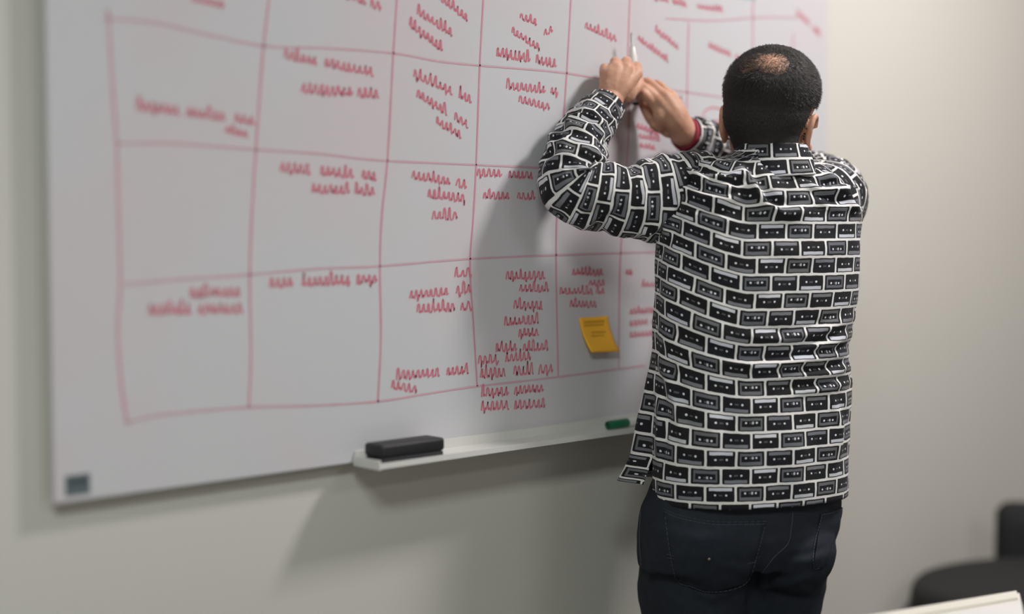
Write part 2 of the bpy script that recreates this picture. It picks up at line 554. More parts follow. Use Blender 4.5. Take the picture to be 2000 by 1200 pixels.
for gl in grid_lines:
    P = catmull([bxz(*p) for p in gl], len(gl) * 8)
    bpart('grid_line', ribbon([P], 0.0036, -0.0006), M_redfaint if abs(P[-1][0] - P[0][0]) > 0.3 else M_redgrid)

notes = [
    [(376, -4, 440, 12, 18)], [(650, -22, 745, 16, 26)],
    [(850, -12, 915, 38, 22), (815, 22, 905, 80, 22), (800, 46, 876, 106, 22)],
    [(1016, 32, 1050, 46, 18), (1062, 66, 1082, 56, 18), (1000, 60, 1055, 96, 20), (970, 102, 1088, 126, 26)],
    [(1143, 50, 1210, 80, 20)],
    [(1246, 74, 1306, 120, 18), (1280, 58, 1326, 94, 18)],
    [(1270, -8, 1342, 10, 20), (1362, 12, 1412, 20, 14)],
    [(1384, 88, 1452, 118, 20)],
    [(1556, 22, 1602, 70, 18)],
    [(268, 208, 500, 238, 24), (440, 254, 486, 264, 16)],
    [(555, 108, 746, 146, 24), (590, 174, 742, 186, 28)],
    [(808, 146, 922, 196, 24), (815, 184, 916, 246, 22), (852, 236, 902, 268, 22)],
    [(990, 168, 1090, 180, 22), (1014, 194, 1080, 212, 20)],
    [(548, 328, 737, 346, 26), (610, 370, 734, 376, 24)],
    [(805, 344, 914, 362, 24), (836, 380, 914, 390, 24), (845, 422, 914, 424, 24)],
    [(932, 338, 1062, 346, 22), (944, 383, 1062, 386, 20)],
    [(372, 575, 472, 572, 24), (290, 607, 476, 605, 26)],
    [(527, 555, 738, 547, 26)],
    [(888, 537, 922, 535, 20), (800, 578, 922, 566, 24), (815, 605, 924, 600, 26)],
    [(988, 540, 1072, 540, 24), (1015, 565, 1072, 565, 22), (1004, 597, 1072, 600, 24), (985, 630, 1068, 625, 26), (1013, 652, 1066, 650, 24),
     (968, 682, 1072, 680, 24), (934, 706, 1042, 696, 26), (938, 732, 1082, 722, 28), (940, 770, 1062, 760, 26), (940, 796, 1066, 790, 28)],
    [(1118, 533, 1192, 533, 20), (1150, 554, 1188, 554, 18), (1093, 570, 1182, 570, 20), (1113, 595, 1182, 597, 20)],
    [(1230, 610, 1296, 605, 18), (1230, 632, 1296, 628, 18), (1230, 655, 1296, 650, 18), (1222, 532, 1236, 531, 14), (1254, 556, 1296, 556, 16)],
    [(775, 736, 916, 724, 24), (764, 752, 830, 766, 22)],
    [(1244, 246, 1288, 262, 18), (1248, 266, 1290, 272, 14), (1250, 284, 1282, 290, 16)],
    [(1318, 196, 1336, 200, 34)],
    [(1388, 236, 1410, 238, 6), (1392, 256, 1412, 250, 10)],
]
for blk in notes:
    S = []
    for ln in blk: S += scrawl(*ln)
    if len(S) == 2:
        for q in S: bpart('handwriting', ribbon([q], 0.0030, -0.0008), M_red)
    else:
        bpart('handwriting', ribbon(S, 0.0030, -0.0008), M_red)
P = catmull([bxz(*p) for p in [(1372, 268), (1372, 236), (1376, 218), (1390, 210), (1404, 212), (1432, 214), (1470, 216)]], 40)
bpart('drawn_box', ribbon([P], 0.0032), M_red)
S = scrawl(1436, -10, 1490, -2, 18)[:1]
tl = bpart('handwriting', ribbon(S, 0.004, -0.0008), M_teal); tl['label'] = 'teal green word at the top edge'

# pen tray clipped to the lower edge of the board
TX0 = on_board(692, 900).x; TX1 = TX0 + 0.92
TZ = BZ0 - 0.001; TD = 0.075
bm = bmesh.new()
prof = [(0.0, TZ), (-TD, TZ - 0.002), (-TD, TZ + 0.008), (-TD + 0.004, TZ + 0.008), (-TD + 0.006, TZ + 0.003), (-0.004, TZ + 0.005), (-0.004, TZ + 0.022), (0.0, TZ + 0.022)]
va = [bm.verts.new((TX0, y, z)) for y, z in prof]; vb = [bm.verts.new((TX1, y, z)) for y, z in prof]
bm.faces.new(va[::-1]); bm.faces.new(vb)
for i in range(len(prof)):
    k = (i + 1) % len(prof); bm.faces.new((va[i], va[k], vb[k], vb[i]))
tray = bpart('pen_tray', bm_mesh('pen_tray', bm), M_tray)
tray['label'] = 'slim white pen tray along the lower edge'
for x in (TX0 - 0.003, TX1 - 0.001):
    o = link('end_cap', box_me('end_cap', (x, -TD - 0.001, TZ - 0.004), (x + 0.004, -0.0002, TZ + 0.014), 0.001, 2), M_tray, None, False)
    o.data.transform(Matrix.Translation(-BO)); o.parent = tray
TTOP = TZ + 0.0045

# black eraser lying on the tray
ex0, ex1 = on_board(731, 890, -0.05).x, on_board(855, 880, -0.05).x
E = Vector((0.5 * (ex0 + ex1), -0.0455, TTOP + 0.0006))
er = empty('whiteboard_eraser', E)
tag(er, 'black oblong board eraser lying on the white pen tray', 'eraser')
hl = (ex1 - ex0) / 2
link('felt_pad', box_me('felt_pad', (-hl + .003, -.024, 0.0), (hl - .003, .024, 0.010), .002, 2), M_felt, er)
link('grip', box_me('grip', (-hl, -.026, 0.0102), (hl, .026, 0.034), .006, 3), M_black, er)

# green capped marker on the tray
def lathe_x(prof, n=20):
    V = []; F = []
    for x, r in prof:
        for j in range(n):
            t = 2 * math.pi * j / n; V.append((x, r * math.cos(t), r * math.sin(t)))
    m_ = len(prof)
    for i in range(m_ - 1):
        for j in range(n):
            k = (j + 1) % n; F.append((i * n + j, (i + 1) * n + j, (i + 1) * n + k, i * n + k))
    F.append(tuple(range(n))[::-1]); F.append(tuple((m_ - 1) * n + j for j in range(n)))
    return mesh('lathe', V, F)
gx = on_board(1186, 830, -0.04).x
gp = empty('green_marker', (gx, -0.04, TTOP + 0.0095))
tag(gp, 'green capped whiteboard marker lying on the tray beside the person', 'marker pen')
link('cap', lathe_x([(0, .006), (.002, .0085), (.058, .0093), (.060, .0088)]), M_green, gp)
link('barrel', lathe_x([(.0585, .0085), (.060, .0092), (.132, .0092), (.135, .007)]), M_white, gp)

# sticky note: lower edge curls off the board
n00, n10, n01, n11 = (bxz(*p) for p in ((1130, 621), (1187, 617), (1141, 691), (1197, 689)))
V = []; K = 12
for i in range(K + 1):
    f = i / K
    for j in range(K + 1):
        g = j / K
        p = (1 - f) * ((1 - g) * n00 + g * n10) + f * ((1 - g) * n01 + g * n11)
        V.append((p[0], -0.0010 - 0.020 * f ** 2.2, p[1] + 0.004 * f * f))
me = mesh('sticky_note', V, grid_faces(K + 1, K + 1))
noteo = link('sticky_note', me, M_note, loc=(n00[0], -0.001, n00[1]))
md = noteo.modifiers.new('thick', 'SOLIDIFY'); md.thickness = 0.0004; md.offset = -1
tag(noteo, 'yellow square sticky note with curling lower edge on the whiteboard', 'sticky note')
def note_pt(g, f):
    p = (1 - f) * ((1 - g) * n00 + g * n10) + f * ((1 - g) * n01 + g * n11)
    return (p[0], -0.0016 - 0.020 * f ** 2.2, p[1] + 0.004 * f * f)
V = []; F = []
for (f0, f1, g0, g1) in ((.10, .17, .15, .85), (.20, .25, .12, .8), (.40, .46, .3, .8), (.50, .55, .25, .7)):
    segs = 9
    for k in range(segs):
        ga, gb = g0 + (g1 - g0) * k / segs, g0 + (g1 - g0) * (k + 0.8) / segs
        o = len(V); V += [note_pt(ga, f0), note_pt(gb, f0 + .005), note_pt(gb, f1), note_pt(ga, f1 + .01)]; F.append((o, o + 1, o + 2, o + 3))
link('handwriting', mesh('handwriting', V, F), M_noteink, noteo, loc=(n00[0], -0.001, n00[1]))

# ------------------------------------------------------------------ the man
MD = 2.90
BASE = at(1450, 430, MD); BASE.z = 0.0
PB = tuple(BASE)
YAW = math.radians(20)                      # turned towards the board
Rn = np.array(RIGHT); Fn = np.array(FWH); Zn = np.array([0, 0, 1.0])
LAT = Rn * math.cos(YAW) + Fn * math.sin(YAW)      # his right
FRO = -Rn * math.sin(YAW) + Fn * math.cos(YAW)     # his front

def V3(px, py, d): return np.array(at(px, py, d))

# silhouette table of the shirt: photo row, left edge, right edge, distance, depth/width ratio
TOR = [
    (990, 1268, 1656, 2.90, .66), (940, 1268, 1660, 2.90, .66), (860, 1270, 1663, 2.90, .65), (780, 1272, 1663, 2.905, .64),
    (720, 1274, 1660, 2.91, .63), (690, 1274, 1658, 2.91, .63), (640, 1275, 1666, 2.91, .62), (560, 1279, 1680, 2.915, .60), (480, 1283, 1686, 2.92, .58),
    (430, 1288, 1689, 2.925, .56), (395, 1294, 1688, 2.93, .54), (370, 1302, 1680, 2.93, .52), (350, 1312, 1665, 2.93, .50),
    (335, 1326, 1645, 2.93, .49), (322, 1350, 1618, 2.93, .50), (312, 1386, 1598, 2.93, .56), (302, 1424, 1584, 2.925, .75), (292, 1440, 1578, 2.92, .92)]
TOR = np.array(TOR)
def torso_at(py, k):
    return np.interp(-py, -TOR[:, 0], TOR[:, k])
def torso_pt(py, th, grow=0.0, hem=0.0):
    """th: 0 = his left, 90 = straight behind, 180 = his right, 270 = front"""
    xl, xr, d, q = (torso_at(py, k) for k in (1, 2, 3, 4))
    c = V3((xl + xr) / 2, py, d)
    wdt = (xr - xl) / 2 / FPX * d
    a = wdt / math.sqrt(math.cos(YAW) ** 2 + (q * math.sin(YAW)) ** 2)
    n = 2.35
    ct, st = math.cos(th), math.sin(th)
    rr = (abs(ct) ** n + abs(st) ** n) ** (-1 / n)
    return c - LAT * (a + grow) * ct * rr - FRO * (a * q + grow) * st * rr

# folds on the back of the shirt: (photo polyline, half width px, height m)
FOLDS = [
    ([(1438, 322), (1466, 362), (1492, 402), (1525, 418), (1585, 412)], 12, .013),
    ([(1320, 325), (1370, 345), (1420, 352), (1445, 340)], 10, .008),
    ([(1310, 355), (1370, 385), (1420, 392), (1455, 385)], 11, .008),
    ([(1330, 310), (1380, 322), (1432, 318)], 8, .006),
    ([(1300, 330), (1312, 380), (1305, 440), (1288, 475)], 10, .007),
    ([(1600, 335), (1640, 360), (1668, 400)], 9, .008),
    ([(1640, 335), (1668, 350), (1686, 385)], 8, .007),
    ([(1615, 370), (1650, 385), (1680, 425)], 9, .006),
    ([(1570, 385), (1620, 405), (1685, 408)], 10, .005),
    ([(1345, 330), (1385, 365), (1440, 372), (1480, 362)], 8, .006),
    ([(1560, 350), (1600, 372), (1640, 372), (1676, 362)], 8, .007),
    ([(1322, 400), (1370, 425), (1430, 432)], 12, .006),
    ([(1440, 655), (1530, 665), (1600, 650), (1668, 620)], 11, .007),
    ([(1500, 690), (1580, 680), (1630, 668), (1664, 650)], 9, .008),
    ([(1400, 712), (1500, 712), (1600, 700), (1662, 690)], 10, .009),
    ([(1470, 738), (1560, 735), (1620, 730), (1662, 715)], 9, .008),
    ([(1540, 768), (1610, 760), (1660, 745)], 9, .007),
    ([(1290, 650), (1350, 690), (1420, 705)], 12, .007),
    ([(1284, 700), (1310, 740), (1325, 800), (1340, 880)], 10, .009),
    ([(1278, 745), (1290, 820), (1284, 900)], 8, .008),
    ([(1620, 770), (1640, 830), (1636, 900)], 9, .006),
    ([(1380, 780), (1390, 850), (1385, 930)], 22, .004),
    ([(1550, 800), (1560, 880), (1555, 960)], 22, .004),
    ([(1290, 500), (1330, 560), (1400, 600)], 18, .005),
    ([(1290, 560), (1340, 625), (1430, 655)], 18, .004),
    ([(1470, 480), (1560, 500), (1670, 480)], 22, .003),
]
def seg_dist(X, Y, pl):
    best = np.full(X.shape, 1e9); side = np.zeros(X.shape); along = np.zeros(X.shape)
    tot = len(pl) - 1
    for i in range(tot):
        (x0, y0), (x1, y1) = pl[i], pl[i + 1]
        dx, dy = x1 - x0, y1 - y0; L2 = dx * dx + dy * dy
        t = np.clip(((X - x0) * dx + (Y - y0) * dy) / L2, 0, 1)
        qx, qy = x0 + t * dx, y0 + t * dy
        d = np.hypot(X - qx, Y - qy)
        s = (X - x0) * dy - (Y - y0) * dx
        m_ = d < best
        best = np.where(m_, d, best); side = np.where(m_, np.sign(s), side); along = np.where(m_, (i + t) / tot, along)
    return best, side, along
def fold_height(X, Y):
    h = np.zeros(X.shape)
    for pl, wd, ht in FOLDS:
        d, s, al = seg_dist(X, Y, pl)
        taper = np.sin(np.clip(al, 0.03, 0.97) * math.pi) ** 0.6
        ridge = np.exp(-(d / wd) ** 2)
        dip = np.exp(-((d * s - wd * 1.4) / (wd * 0.9)) ** 2)
        h += ht * (1.45 if pl[0][1] < 420 else 1.15) * taper * (ridge - 0.6 * dip)
    return h

# --- shirt body: a grid from hem to neck, open down his left side seam below the slit
NU, NV = 240, 200
TH0 = math.radians(-8)
pys = np.concatenate([np.linspace(968, 420, 120), np.linspace(415, 292, 80)])
V = np.zeros((NV, NU + 1, 3))
th = TH0 + np.linspace(0, 2 * math.pi, NU + 1)
SLIT = 888.0
for i, py in enumerate(pys):
    low = max(0.0, (py - 640) / 350.0)
    for j in range(NU + 1):
        f = j / NU
        q = torso_pt(py, th[j])
        # front panel swings out to his left towards its hem
        g = 1 - f                                  # 0 at the side seam, growing towards his front
        low = max(0.0, (py - 675) / 270.0)
        if low > 0 and g < 0.30:
            rise = min(1.0, g / 0.045); rise = rise * rise * (3 - 2 * rise)
            fall = np.clip((0.30 - g) / 0.24, 0, 1); fall = fall * fall * (3 - 2 * fall)
            q = q - Rn * (0.052 * low ** 1.1 * rise * fall) + Fn * (0.012 * low * rise * fall)
            if py > SLIT:                          # below the slit the front panel swings free
                op = (py - SLIT) / 80.0
                q = q - Rn * 0.020 * op * max(0.0, 1 - g / 0.06) + Zn * 0.030 * op * fall
        V[i, j] = q
# join the seam above the slit
for i, py in enumerate(pys):
    if py < SLIT:
        mid = 0.5 * (V[i, 0] + V[i, NU])
        for k in range(6):
            wgt = (1 - k / 6.0)
            V[i, k] += (mid - V[i, 0]) * wgt if k else 0
            V[i, NU - k] += (mid - V[i, NU]) * wgt if k else 0
        V[i, 0] = mid; V[i, NU] = mid
# outward directions
dU = np.gradient(V, axis=1); dV = np.gradient(V, axis=0)
NR = np.cross(dU, dV); NR /= np.maximum(np.linalg.norm(NR, axis=2), 1e-9)[:, :, None]
cen = V.mean(axis=1, keepdims=True)
sgn = np.sign(np.sum(NR * (V - cen), axis=2).mean()); NR *= sgn
# arc lengths for the print
vl = np.zeros(NV); jb = int(NU * 98 / 360)
for i in range(1, NV): vl[i] = vl[i - 1] + np.linalg.norm(V[i, jb] - V[i - 1, jb])
i0 = int(np.argmin(abs(pys - 600)))
ul = np.zeros(NU + 1)
for j in range(1, NU + 1): ul[j] = ul[j - 1] + np.linalg.norm(V[i0, j] - V[i0, j - 1])
PX, PY = to_px(V.reshape(-1, 3)); PX = PX.reshape(NV, NU + 1); PY = PY.reshape(NV, NU + 1)
back = np.clip((np.sin(th) + 0.35) / 0.5, 0, 1)[None, :]
hgt = fold_height(PX, PY) * back
# soft random slackness everywhere
for i in range(NV):
    for j in range(NU + 1):
        jj = j % NU
        p = Vector((math.cos(th[jj]) * 2.2, math.sin(th[jj]) * 2.2, vl[i] * 7))
        hgt[i, j] += 0.0045 * noise.noise(p) + 0.002 * noise.noise(p * 2.7)
topfade = np.clip((pys - 292) / 25.0, 0, 1)[:, None]
V += NR * (hgt * topfade)[:, :, None]
UVs = np.zeros((NV, NU + 1, 2))
UVs[:, :, 0] = ul[None, :] + 0.012
# the raised arm lifts the cloth on his left: print rows climb towards that side
lift = 0.062 * np.clip((1460 - PX) / 180.0, 0, 1) ** 1.3 * np.clip((930 - PY) / 330.0, 0, 1)
UVs[:, :, 1] = vl[:, None] - lift + BRICK_H * 0.62
SV = V.copy()

# --- body (head, neck, arms, hands, torso and legs under the clothes): one melted surface
S = Soup()
HC = V3(1508, 184, 2.935)                                   # middle of the head
HY = math.radians(-26)                                      # head turned slightly to his right
HR = Rn * math.cos(HY) + Fn * math.sin(HY)
HF = -Rn * math.sin(HY) + Fn * math.cos(HY)
HT = math.radians(5)                                        # head tipped: crown leans towards the camera
HF2 = HF * math.cos(HT) + Zn * math.sin(HT); HU = -HF * math.sin(HT) + Zn * math.cos(HT)
HRO = math.radians(7)
HR, HU = HR * math.cos(HRO) - HU * math.sin(HRO), HU * math.cos(HRO) + HR * math.sin(HRO)
HM = Matrix(((HR[0], HF2[0], HU[0]), (HR[1], HF2[1], HU[1]), (HR[2], HF2[2], HU[2])))
def hp(x, y, z): return HC + HR * x + HF2 * y + HU * z
S.ell(hp(0, 0.0, 0.002), (.0862, .102, .085), HM, 48, 32, 2.1)           # cranium
S.ell(hp(0, -.012, -.036), (.0820, .090, .076), HM, 40, 26, 2.12)         # back of the skull
def hq(x, y, z): return hp(x, y, z - .026)
S.ell(hq(0, .040, -.055), (.066, .062, .075), HM, 40, 26)           # face
S.ell(hq(0, .062, -.110), (.040, .036, .028), HM)                   # chin
S.tube([hq(-.055, .005, -.075), hq(-.048, .045, -.105), hq(0, .082, -.118), hq(.048, .045, -.105), hq(.055, .005, -.075)], [.022, .022, .020, .022, .022])   # jaw
S.tube([hq(-.05, .080, .012), hq(0, .096, .016), hq(.05, .080, .012)], [.012, .014, .012])    # brow
S.tube([hq(0, .098, .004), hq(0, .112, -.022), hq(0, .118, -.040)], [.008, .010, .0125])      # nose
for s in (-1, 1):
    S.ell(hq(.012 * s, .106, -.043), (.009, .011, .008), HM)
    S.ell(hq(.045 * s, .070, -.030), (.022, .020, .014), HM)        # cheekbone
    # ear: rim, lobe and bowl
    ec = ((.0820 if s > 0 else .0835) * s, -.006, -.038)
    rim = []
    for k in range(9):
        a_ = math.radians(-110 + 270 * k / 8)
        rim.append(hq(ec[0] + s * (.006 + .004 * math.sin(a_)), ec[1] - .017 * math.cos(a_), ec[2] + .030 * math.sin(a_)))
    S.tube(rim, [.0055] * 9, 12, 40)
    S.ell(hq(ec[0] - s * .001, ec[1] + .002, ec[2]), (.007, .016, .028), HM)
    S.ell(hq(ec[0] + s * .003, ec[1] + .004, ec[2] - .032), (.0055, .008, .010), HM)
S.tube([hq(-.020, .100, -.074), hq(0, .106, -.073), hq(.020, .100, -.074)], [.006, .0075, .006])   # lips
S.tube([hq(-.018, .099, -.084), hq(0, .104, -.085), hq(.018, .099, -.084)], [.006, .0075, .006])
NB = V3(1507, 335, 2.925)
S.tube([hp(0, -.010, -.045), 0.5 * (hp(0, -.015, -.08) + NB), NB, V3(1500, 420, 2.93)], [.066, .066, .070, .085], 36)   # neck
# torso under the shirt
rings = []
for py in list(np.linspace(1010, 330, 24)):
    rings.append([torso_pt(py, t, -0.028) for t in np.linspace(0, 2 * math.pi, 48, endpoint=False)])
S.rings(rings)
# legs
HIPL, HIPR = V3(1378, 1090, 2.90), V3(1530, 1090, 2.93)
FTL, FTR = np.array(HIPL), np.array(HIPR); FTL[2] = FTR[2] = 0.08
FTL = FTL - Rn * .01; FTR = FTR + Fn * .10 - Rn * .01
KNL, KNR = 0.5 * (HIPL + FTL) + FRO * .03, 0.5 * (HIPR + FTR) + FRO * .03
for h_, k_, f_ in ((HIPL, KNL, FTL), (HIPR, KNR, FTR)):
    S.tube([h_ + Zn * .10, h_, k_, f_], [.055, .060, .048, .036], 24)
    S.tube([f_ + Zn * -.025, f_ + FRO * .14 - Zn * .04], [.036, .028], 16)

# arms
LA = [V3(1385, 385, 2.935), V3(1290, 392, 2.905), V3(1195, 388, 2.880), V3(1124, 362, 2.875), V3(1134, 292, 2.915), V3(1166, 236, 2.965), V3(1189, 196, 2.998)]
RA = [V3(1605, 400, 2.945), V3(1612, 385, 3.03), V3(1590, 372, 3.15), V3(1535, 350, 3.265), V3(1455, 312, 3.245), V3(1390, 282, 3.185), V3(1335, 259, 3.118)]
S.tube(LA, [.060, .054, .044, .038, .034, .030, .0295], 24, 60)
S.tube(RA, [.055, .050, .044, .038, .034, .031, .0300], 24, 60)

def finger(pts, r0, r1): S.tube(pts, list(np.linspace(r0, r1, len(pts))), 16, 26)
# left hand: back of the hand towards the camera, fingers closing over towards the board
W = V3(1192, 192, 3.000)
kn = {'i': V3(1243, 143, 3.022), 'm': V3(1224, 134, 3.008), 'r': V3(1203, 134, 3.000), 'p': V3(1184, 143, 2.998)}
for k, c in kn.items():
    S.tube([W + (c - W) * .05, 0.5 * (W + c) - Fn * .004, c], [.024, .0195, .0135 if k != 'p' else .0125], 18)
S.ell(0.42 * W + 0.58 * V3(1213, 138, 3.012), (.036, .020, .040), None)
S.ell(V3(1228, 176, 3.018), (.017, .017, .026), None)                  # ball of the thumb
for k, dx, L in (('i', 6, 1.0), ('m', 4, 1.08), ('r', 1, 1.02), ('p', -3, .82)):
    c = kn[k]
    p1 = c + Zn * .016 * L + Fn * .030 * L + Rn * dx * .0005
    p2 = p1 - Zn * .006 + Fn * .020 * L + Rn * dx * .0004
    p3 = p2 - Zn * .026 * L - Fn * .002
    finger([c, p1, p2, p3], .0125 if k != 'p' else .0110, .0082)
# thumb leaves the side of the palm and closes on the pen
finger([V3(1222, 186, 3.015), V3(1244, 168, 3.040), V3(1246, 150, 3.066), V3(1239, 134, 3.075)], .0145, .0095)

# right hand: pinching the end of the pen, back of the hand towards the camera
W2 = V3(1338, 260, 3.112)
kn2 = {'i': V3(1282, 209, 3.092), 'm': V3(1287, 196, 3.086), 'r': V3(1298, 187, 3.088), 'p': V3(1312, 188, 3.098)}
for k, c in kn2.items():
    S.tube([W2 + (c - W2) * .05, 0.5 * (W2 + c) - Fn * .006, c], [.026, .0205, .0130], 18)
S.ell(V3(1300, 224, 3.100), (.034, .020, .030), None)
S.ell(V3(1290, 243, 3.110), (.028, .018, .018), None)                  # ball of the thumb
finger([kn2['i'], V3(1257, 183, 3.078), V3(1249, 187, 3.094), V3(1248, 198, 3.108)], .0112, .0082)
finger([kn2['m'], V3(1255, 169, 3.088), V3(1249, 170, 3.106), V3(1250, 178, 3.124)], .0108, .0080)
finger([kn2['r'], V3(1268, 161, 3.104), V3(1260, 161, 3.124), V3(1260, 168, 3.138)], .0104, .0078)
finger([kn2['p'], V3(1288, 165, 3.122), V3(1278, 164, 3.140), V3(1276, 169, 3.150)], .0092, .0072)
finger([V3(1306, 256, 3.118), V3(1276, 236, 3.124), V3(1262, 215, 3.122), V3(1253, 199, 3.118)], .0150, .0090)

body_me = S.melt('person', 0.0026, 4, 0.5)
person = link('person', body_me, M_skin, loc=PB)
tag(person, 'person with thinning dark hair in cassette print shirt and jeans, both hands raised to whiteboard', 'person')
bv = [Vector(c) + BASE for c in coords(body_me)]
body_tree = BVHTree.FromPolygons(bv, [tuple(p.vertices) for p in body_me.polygons])

# eyes and lips
for s in (-1, 1):
    e = Soup(); e.ell(hq(.032 * s, .083, -.004), (.0125, .0125, .0125), HM)
    me = mesh('eye', e.V, e.F); eo = link('eye', me, M_eye, person, loc=PB)
    e = Soup(); e.ell(hq(.032 * s, .0915, -.004), (.0058, .0045, .0058), HM)
    link('iris', mesh('iris', e.V, e.F), M_iris, eo, loc=PB)

# --- hair: a shell on the scalp with a thin crown, plus short combed strands
def scalp(theta, phi):
    """theta down from the crown, phi around, 0 = front; in head axes"""
    return Vector((math.sin(theta) * math.sin(phi), math.sin(theta) * math.cos(phi), math.cos(theta)))
HCv = Vector(hp(0, -.004, -.005))
def hair_cover(x, y, z):
    """1 on hair, 0 on bare skin; head axes, unit direction"""
    e = math.atan2(z, math.hypot(x, y))            # height angle
    az = abs(math.atan2(x, y))                     # 0 front .. pi back
    # lower edge of the hair, from forehead over the ears to the nape
    lo = np.interp(az, [0, .5, .9, 1.25, 1.42, 1.55, 1.75, 1.95, 2.15, 2.5, 3.15], [.62, .60, .42, -.05, -.20, -.12, -.14, -.48, -.88, -1.15, -1.2])
    c = np.clip((e - lo) / 0.07 + 0.5, 0, 1)
    return float(c)
BALD = Vector((0.16, -0.66, 0.72)).normalized()
BALD2 = Vector((-0.26, -0.64, 0.70)).normalized()
def baldness(d):
    a1 = 1 - np.clip((d.angle(BALD) - 0.17) / 0.30, 0, 1)
    a2 = 0.80 * (1 - np.clip((d.angle(BALD2) - 0.16) / 0.34, 0, 1))
    return float(max(a1, a2))
def bare(d):
    return float(1 - np.clip((d.angle(BALD) - 0.10) / 0.24, 0, 1))
nT, nP = 120, 200
RADG = np.zeros((nT + 1, nP)); DG = {}
for i in range(nT + 1):
    th_ = 0.02 + (math.pi * 0.86) * i / nT
    for j in range(nP):
        d = scalp(th_, 2 * math.pi * j / nP)
        dw = Vector(HR) * d.x + Vector(HF2) * d.y + Vector(HU) * d.z
        hit = body_tree.ray_cast(HCv + dw * 0.03, dw, 0.3)
        RADG[i, j] = (hit[0] - HCv).length if hit[0] is not None else 0.09
        DG[i, j] = (d, dw)
SM = RADG.copy()
for _ in range(60):
    up_ = np.vstack([SM[:1], SM[:-1]]); dn_ = np.vstack([SM[1:], SM[-1:]])
    SM = 0.25 * (up_ + dn_ + np.roll(SM, 1, 1) + np.roll(SM, -1, 1))
V = []
for i in range(nT + 1):
    for j in range(nP):
        d, dw = DG[i, j]
        cov = hair_cover(d.x, d.y, d.z) * (1 - min(1.0, 1.15 * baldness(d)))
        nz_ = noise.noise(d * 14) * 0.5 + noise.noise(d * 40) * 0.5
        tk = 0.0042 + 0.004 * max(0, d.z) + 0.0014 * nz_
        cov2 = float(np.clip(cov + 0.25 * nz_ * (1 - abs(2 * cov - 1)), 0, 1))
        V.append(HCv + dw * ((RADG[i, j] - 0.006) * (1 - cov2) + (max(SM[i, j], RADG[i, j] - 0.002) + tk) * cov2))
F = []
for i in range(nT):
    for j in range(nP):
        k = (j + 1) % nP
        F.append((i * nP + j, (i + 1) * nP + j, (i + 1) * nP + k, i * nP + k))
F.append(tuple(range(nP)))
hair = link('hair', mesh('hair', V, F), M_hair, person, loc=PB)
V = []; F = []
cnt = 0
WH = Vector((0.12, -0.62, 0.77)).normalized()      # whorl the hair grows away from
while cnt < 19000:
    z_ = random.uniform(-0.95, 1); a_ = random.uniform(0, 2 * math.pi); r_ = math.sqrt(1 - z_ * z_)
    d = Vector((r_ * math.sin(a_), r_ * math.cos(a_), z_))
    cv = hair_cover(d.x, d.y, d.z)
    if cv < 0.55: continue
    bld = baldness(d)
    if random.random() < 0.62 * bare(d): continue
    dw = Vector(HR) * d.x + Vector(HF2) * d.y + Vector(HU) * d.z
    hit = body_tree.ray_cast(HCv + dw * 0.03, dw, 0.3)
    if hit[0] is None: continue
    base = hit[0] + dw * (0.003 * (1 - bld))
    away = d - WH
    tg = away - d * away.dot(d)
    if tg.length < 1e-4: continue
    tg.normalize()
    tg = tg + Vector((random.gauss(0, .3), random.gauss(0, .3), random.gauss(0, .3))) * (1 if bld < .3 else 2.4)
    tgw = Vector(HR) * tg.x + Vector(HF2) * tg.y + Vector(HU) * tg.z
    tgw = (tgw - dw * tgw.dot(dw)).normalized()
    L = random.uniform(.010, .019) * (0.45 + 0.55 * np.clip((d.z + .5) / 0.9, 0, 1)) * (0.9 if bld > .3 else 1)
    lift_ = random.uniform(.18, .42) if bld < .3 else random.uniform(.10, .25)
    sd = dw.cross(tgw) * (random.uniform(.0003, .0005) if bld < .3 else random.uniform(.0002, .00036))
    mid = base + tgw * L * .5 + dw * L * lift_
    tip = base + tgw * L + dw * L * (lift_ - .05)
    o = len(V)
    V += [base - sd, base + sd, mid - sd * .8, mid + sd * .8, tip]
    F += [(o, o + 1, o + 3, o + 2), (o + 2, o + 3, o + 4)]
    cnt += 1
st = link('strands', mesh('strands', V, F), M_strand, hair, smooth=False, loc=PB)
st['kind'] = 'stuff'

# --- shirt
me = mesh('shirt', SV.reshape(-1, 3), grid_faces(NV, NU + 1), UVs.reshape(-1, 2))
bm = bmesh.new(); bm.from_mesh(me)
bm.verts.ensure_lookup_table()
sel = [bm.verts[i * (NU + 1) + j] for i in range(NV) if pys[i] < SLIT for j in (0, NU)]
bmesh.ops.remove_doubles(bm, verts=sel, dist=0.002)
bmesh.ops.recalc_face_normals(bm, faces=bm.faces)
bm.to_mesh(me); bm.free()
shirt = link('shirt', me, M_cloth, person, loc=PB)
def thick(o, t, off=-1.0):
    m_ = o.modifiers.new('thick', 'SOLIDIFY'); m_.thickness = t; m_.offset = off
thick(shirt, 0.0016)

